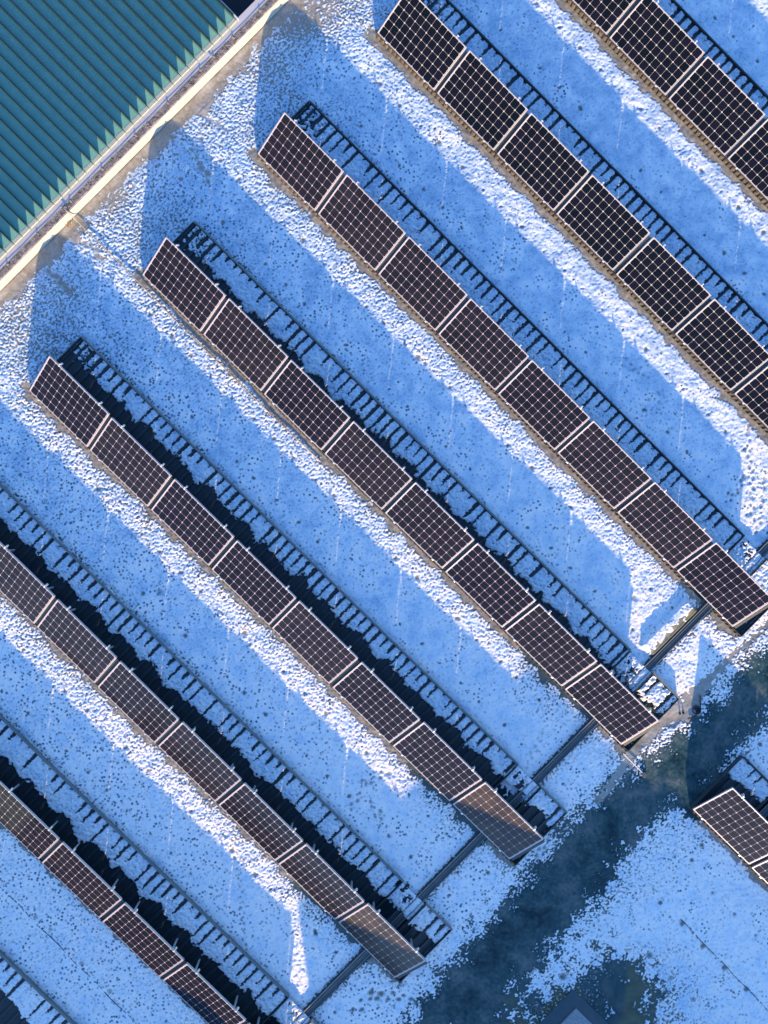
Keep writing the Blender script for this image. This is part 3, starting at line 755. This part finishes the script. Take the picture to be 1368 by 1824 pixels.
WL = ['nearest the top edge', 'second from the top edge', 'beside the white strip', 'just below the white strip', 'fourth from the bottom', 'in the middle of the line', 'where the shadow touches the parapet',
      'just above the crossing pipe', 'right at the crossing pipe', 'below the crossing pipe', 'nearest the left edge']
hp = empty('wire_holder', (WX, HY[0][1], HP))
MB().box(-0.010, 0.045, -0.018, 0.018, 0.0, 0.010).build('foot', M_FOOT, hp, bevel=0.003)
MB().tube([(0, 0, 0.004), (0, 0, 0.026)], 0.012, 8).tube([(-0.004, 0, 0.022), (-0.004, 0, 0.034)], 0.020, 10, 0.014).build('clip', M_HOLD, hp, smooth=False)
kids2 = {}
for o in list(scene.objects):
    if o.parent and o.parent.name == hp.name: kids2.setdefault(hp.name, []).append(o)
POSW = ['nearest the left edge', 'below the crossing pipe', 'right beside the crossing pipe', 'just above the crossing pipe', 'second above the crossing pipe', 'third above the crossing pipe', 'fourth above the crossing pipe',
        'third from the top', 'at the end of the short white strip', 'second from the top', 'nearest the top edge']
for i, p in enumerate(HY):
    o = hp if i == 0 else copy_tree(hp, kids2)
    o.location = (WX, p[1], HP+0.004); o.rotation_euler = (0, 0, random.uniform(-.1, .1))
    tag(o, 'dark wire holder on the parapet, %s' % POSW[i], 'wire holder', 'wire holders along the lightning wire')
# short pale strip from the eave to a holder
a_ = gp(367, 90, 0.30); b_ = gp(381, 103, 0.30)
st1 = MB().box(-8.87, -8.725, b_[1]-0.045, b_[1]-0.012, HP+0.030, HP+0.036).build('bonding_strip', M_PALE)
tag(st1, 'short white metal strip bridging the grey flashing from the green roof edge', 'metal strip')

# pipe that crosses the parapet and runs in front of the middle row
pp = [(-8.74, -0.13, HP+0.05), (-8.60, -0.13, HP+0.045), (-8.545, -0.13, HP+0.02), (-8.50, -0.13, 0.12), (-8.40, -0.13, 0.055), (-8.2, -0.13, 0.045), (-7.4, -0.125, 0.040), (-6.6, -0.13, 0.045), (-5.5, -0.16, 0.03), (-4.2, -0.15, 0.038), (-3.2, -0.15, 0.030), (-2.3, -0.14, 0.03), (-1.4, -0.13, 0.022)]
pipe = MB().tube(pp, 0.011, 8).build('conductor_pipe', mat('weathered_pipe', (0.36, 0.32, 0.28), 0.6, vary=0.6, vscale=6), smooth=True)
tag(pipe, 'thin grey pipe crossing the parapet and running along the middle row', 'pipe')
ms = MB(); r_ = random.Random(3)
for (bx, by, n_, sx, sy, z0_) in ((-8.50, -0.28, 30, 0.05, 0.10, 0.05), ):
    for i in range(n_):
        x = bx+r_.gauss(0, sx*.6); y = by+r_.gauss(0, sy*.6); s_ = r_.uniform(0.005, 0.014)
        ms.tube([(x, y, z0_), (x, y, z0_+s_)], s_, 6, s_*0.5)
o = ms.build('rust_crumbs', mat('rusty_dirt', (0.42, 0.22, 0.06), 0.9, vary=1, vscale=40, dark=(0.05, 0.02, 0.01))); tag(o, 'rusty orange dirt beside the pipe at the parapet foot', 'dirt', kind='stuff')
ms = MB()
for i in range(150):
    f_ = r_.random()
    if i < 110: x, y = 7.30+r_.gauss(0, .035), 1.10+0.50*f_
    else: x, y = 7.22-0.25*f_, 1.06+r_.gauss(0, .03)
    s_ = r_.uniform(0.006, 0.016); ms.tube([(x, y, 0.05), (x+r_.uniform(-.01, .01), y, 0.07+s_)], s_, 6, s_*0.4)
o = ms.build('moss', M_MOSS); tag(o, 'yellow green moss in the corner of the short sunlit tray', 'moss', kind='stuff')

# ------------------------------------------------------------------ buried cables
def cable(name, pts, r, m, label, cat='cable'):
    o = MB().tube(pts, r, 6).build(name, m, smooth=True); return tag(o, label, cat)
cable('buried_cable', [(-3+0.3*i, -11.0-0.02*i*0.3+0.015*math.sin(i*1.7), 0.004) for i in range(34)], 0.010, M_WIRE, 'dark cable half buried in the snow in the lower left corner')
cable('buried_cable', [(10.7+0.2*i, -1.64-0.005*i+0.01*math.sin(i*1.3), 0.003) for i in range(18)], 0.010, M_WIRE, 'dark cable half buried in the snow near the lower right corner')

# ------------------------------------------------------------------ cable ducts
def duct(x, y0, y1, label):
    root = empty('cable_duct', (x, 0, 0)); tag(root, label, 'cable duct', 'cable ducts crossing the rows')
    z = 0.02
    wavy([(-0.075, z), (0.075, z), (0.075, z+0.050), (0.065, z+0.050), (0.060, z+0.036), (0.006, z+0.036), (-0.006, z+0.036), (-0.061, z+0.040), (-0.065, z+0.052), (-0.075, z+0.052)], y0, y1, 0.9, 0.0015, 21, 'channel', M_DUCT, root)
    wavy([(-0.079, z+0.0535), (-0.062, z+0.0535), (-0.062, z+0.058), (-0.079, z+0.058)], y0, y1, 0.9, 0.001, 22, 'lip', M_DUCTL, root)
    wavy([(0.066, z+0.0515), (0.076, z+0.0515), (0.076, z+0.056), (0.066, z+0.056)], y0, y1, 0.9, 0.001, 23, 'lip', M_DUCTL, root)
    wavy([(-0.020, z+0.0385), (-0.012, z+0.0385), (-0.012, z+0.046), (-0.020, z+0.046)], y0, y1, 0.9, 0.001, 24, 'seam_cover', M_DUCTL, root)
    return root
duct(DUCTX, -14.0, 6.6, 'long straight dark cable duct crossing under the ends of the panel rows')
duct(10.34, 0.8, 6.0, 'short piece of dark cable duct at the right edge behind the lone panels')
# snow bridges over the duct behind the panels
for k, x0, y0, a, sl, ph in ROWS:
    pass

# ------------------------------------------------------------------ green metal roof
roof = empty('green_metal_roof', (-8.86, 0, 0.29))
tag(roof, 'teal green standing seam metal roof filling the top left corner', 'roof')
RS = R(2.2); SEAM = 0.2285; YV = 5.04
RM = Matrix.Rotation(RS, 4, 'Y')
LX = -7.6
s = MB(); nseam = int((YV+4.2)/SEAM)+1
ys_ = [YV-i*SEAM for i in range(nseam)]
pan = MB()
for i in range(nseam-1):
    yb, ya = ys_[i], ys_[i+1]
    c_ = (ya+yb)/2
    pan.prism([(ya+0.006, 0.0), (ya+0.03, 0.004), (c_-0.02, 0.003), (c_+0.02, 0.003), (yb-0.03, 0.004), (yb-0.006, 0.0), (yb-0.006, -0.02), (ya+0.006, -0.02)], 'x', LX, -0.02)
pan.xf(RM).build('roof_sheet', M_TEAL, roof)
sm = MB()
for i, y in enumerate(ys_):
    # a round-topped seam, each cut back a little at the eave
    cut = -0.085-0.012*random.random()
    sm.prism([(y-0.0055, -0.018), (y+0.0055, -0.018), (y+0.0055, 0.064), (y+0.012, 0.072), (y+0.010, 0.086), (y, 0.092), (y-0.010, 0.086), (y-0.012, 0.072), (y-0.0055, 0.064)], 'x', LX, cut)
sm.xf(RM).build('seam', M_TEALD, roof)
ev = MB()
for i in range(nseam-1):
    ev.prism([(-0.085, 0.0065), (-0.012+random.uniform(-.003, .003), 0.0065), (0.004, -0.004), (0.004, -0.012), (-0.085, 0.0055)], 'y', ys_[i+1]+0.012, ys_[i]-0.010)
ev.xf(RM).build('eave_strip', M_EAVE, roof)
vg = MB().prism([(YV+0.012, -0.03), (YV+0.045, -0.03), (YV+0.045, 0.050), (YV+0.030, 0.062), (YV+0.012, 0.050)], 'x', LX, 0.0).xf(RM).build('verge_flashing', mat('pale_blue_metal', (0.42, 0.50, 0.58), 0.4, 0.3, vary=.3), roof)
wl = MB().box(LX, -0.03, YA+2, YV+0.010, -3.2, -0.06).build('wall', M_RENDER, roof)
# the dark lower light well past the verge
lw = MB()
lw.box(-16.5, -8.93, 5.09, 13.0, -1.65, -1.60)
o = lw.build('lower_roof', mat('well_shade_black', (0.002, 0.002, 0.003), 0.9, vary=.5, vscale=1.0)); tag(o, kind='structure')  # near black colour stands in for the deep shade of the well
rail = empty('gutter_rail', (-9.3, 5.6, -0.3)); tag(rail, 'dark blue gutter beam in the shaded well at the top edge', 'beam')
MB().box(-0.6, 0.30, -0.50, 6.0, -0.03, 0.0).build('deck_strip', mat('dark_blue_sheet', (0.004, 0.007, 0.016), 0.8), rail)
MB().box(-1.4, -0.66, -0.50, 6.0, -0.6, -0.55).build('inner_strip', M_BLACK, rail)

# ------------------------------------------------------------------ outlet, pegs, rod near the membrane fold
dx_, dy_ = gp(1240, 1264)
dr = empty('roof_drain', (dx_, dy_, 0)); tag(dr, 'round black roof drain in the bare membrane fold at the shadow edge', 'drain')
ring = MB(); n = 20; 
for k_ in range(n):
    a0, a1 = 2*math.pi*k_/n, 2*math.pi*(k_+1)/n
    pr_ = [(0.062, 0.002), (0.095, 0.002), (0.092, 0.016), (0.062, 0.022)]
    b0 = len(ring.v)
    for a_ in (a0, a1):
        for rr, zz in pr_: ring.v.append((rr*math.cos(a_), rr*math.sin(a_), zz))
    for j in range(4):
        j2 = (j+1) % 4; ring.f.append((b0+j, b0+j2, b0+4+j2, b0+4+j))
ring.build('collar', mat('dark_collar', (0.04, 0.045, 0.05), 0.6), dr)
MB().tube([(0, 0, 0.001), (0, 0, 0.006)], 0.061, 20).build('grate', M_BLACK, dr)
fb = empty('drain_edge_strip', (*gp(1247, 1240), 0)); 
p1, p2, p3 = gp(1246, 1238), gp(1247, 1268), gp(1228, 1279)
fb.location = (p1[0], p1[1], 0)
es = MB().tube([(0, 0, 0.03), (p2[0]-p1[0], p2[1]-p1[1], 0.03), (p3[0]-p1[0], p3[1]-p1[1], 0.025)], 0.012, 6).build('strip', M_BLACK, fb)
tag(fb, 'black bent edge strip around the roof drain', 'edge strip')
for i, (px_, py_) in enumerate(((1211, 1271), (1217, 1270))):
    x, y = gp(px_, py_)
    o = MB().tube([(x, y, 0.0), (x, y, 0.010)], 0.024, 10).tube([(x, y, 0.010), (x, y, 0.055)], 0.014, 10, 0.008).build('membrane_peg', M_BLACK)
    tag(o, 'small black peg left of the roof drain, the %s of the two' % ('left one' if i == 0 else 'right one'), 'peg', 'pegs on the bare membrane')
x1_, y1_ = gp(1109, 1341); x2_, y2_ = gp(1147, 1379)
rod = empty('steel_rod', (x1_, y1_, 0)); tag(rod, 'thin steel rod with a dark end block lying in the snow below the middle row', 'rod')
MB().tube([(0, 0, 0.045), ((x2_-x1_), (y2_-y1_), 0.045)], 0.011, 8).build('bar', M_PALE, rod)
MB().box(x2_-x1_-0.06, x2_-x1_+0.05, y2_-y1_-0.05, y2_-y1_+0.04, 0.015, 0.06).build('end_block', M_DUCT, rod, bevel=0.008)
# small roof openings seen between the tray ends
bx = 0
for k, x0, y0, a, sl, ph in ROWS:
    if k not in 'cdef': continue
    for j, (xx, yy, sx, sy) in enumerate(((6.08, 1.42, 0.05, 0.12), (6.27, 1.31, 0.085, 0.11))):
        o = MB().prism([(xx-sx, y0+yy-sy), (xx+sx*0.6, y0+yy-sy*0.9), (xx+sx, y0+yy+sy*0.5), (xx+sx*0.4, y0+yy+sy), (xx-sx*0.7, y0+yy+sy*0.6)], 'z', 0.02, 0.085).build('ballast_stone', mat('dark_stone', (0.018, 0.024, 0.03), 0.6, vary=.6), bevel=0.01)
        tag(o, '%s dark stone by the duct, %s' % (('small', 'larger')[j], RN[k]), 'stone', 'ballast stones between the tray ends')

# ------------------------------------------------------------------ hatch at the bottom edge
hx, hy = gp(1028, 1800, 0.34)
ht = empty('roof_hatch', (hx, hy, 0)); tag(ht, 'grey roof hatch corner with pale gritty lid at the bottom edge', 'roof hatch')
S = 1.3
MB().prism([(-0.02, -0.0), (S, 0), (S, -S), (-0.02, -S)], 'z', 0.02, 0.30).build('curb', mat('dark_curb', (0.06, 0.09, 0.11), 0.6, vary=.4), ht)
fl = MB(); e_ = 0.17
fl.v = [(-e_, e_, 0.012), (S, e_, 0.012), (S, 0.001, 0.22), (-0.021, 0.001, 0.22), (-e_, -S, 0.012), (-0.021, -S, 0.22)]
fl.f = [(0, 3, 2, 1), (0, 4, 5, 3)]
fl.build('skirt', mat('skirt_membrane', (0.05, 0.085, 0.11), 0.6, vary=.4), ht)
MB().box(-0.03, S, -S, 0.01, 0.304, 0.34).build('lid', mat('gritty_lid', (0.34, 0.36, 0.38), 0.9, vary=.9, vscale=30, dark=(0.12, 0.13, 0.14), bump=.004, bscale=80), ht, bevel=0.004)

# ------------------------------------------------------------------ plant room that throws the big shadow (outside the frame)
HB = 2.2
ox, oy = 3.80*HB, -2.93*HB
pr = empty('plant_room', (4.60+ox, -0.03+oy, 0)); tag(pr, 'flat grey rooftop plant room beyond the lower right of the photo', 'building')
X_, Y_ = 4.60+ox, -0.03+oy
def loc(x0, x1, y0, y1, z0, z1): return MB().box(x0-X_, x1-X_, y0-Y_, y1-Y_, z0, z1)
loc(X_, X_+14, -6.93+oy, Y_, 0, HB).build('wall', M_RENDER, pr)
loc(3.2+ox, 4.58+ox, -22.0, -8.5+oy, 0, HB).build('wall', M_RENDER, pr)
loc(-9+ox, 3.19+ox, -22.0, -9.52+oy, 0, HB).build('wall', M_RENDER, pr)
loc(X_+3.7, X_+14, Y_+0.002, Y_+0.24, 0, HB-0.003).build('wall', M_RENDER, pr)
loc(X_+1.5, X_+2.4, Y_+0.002, Y_+0.03, 0.05, 2.0).build('door', M_DUCT, pr)
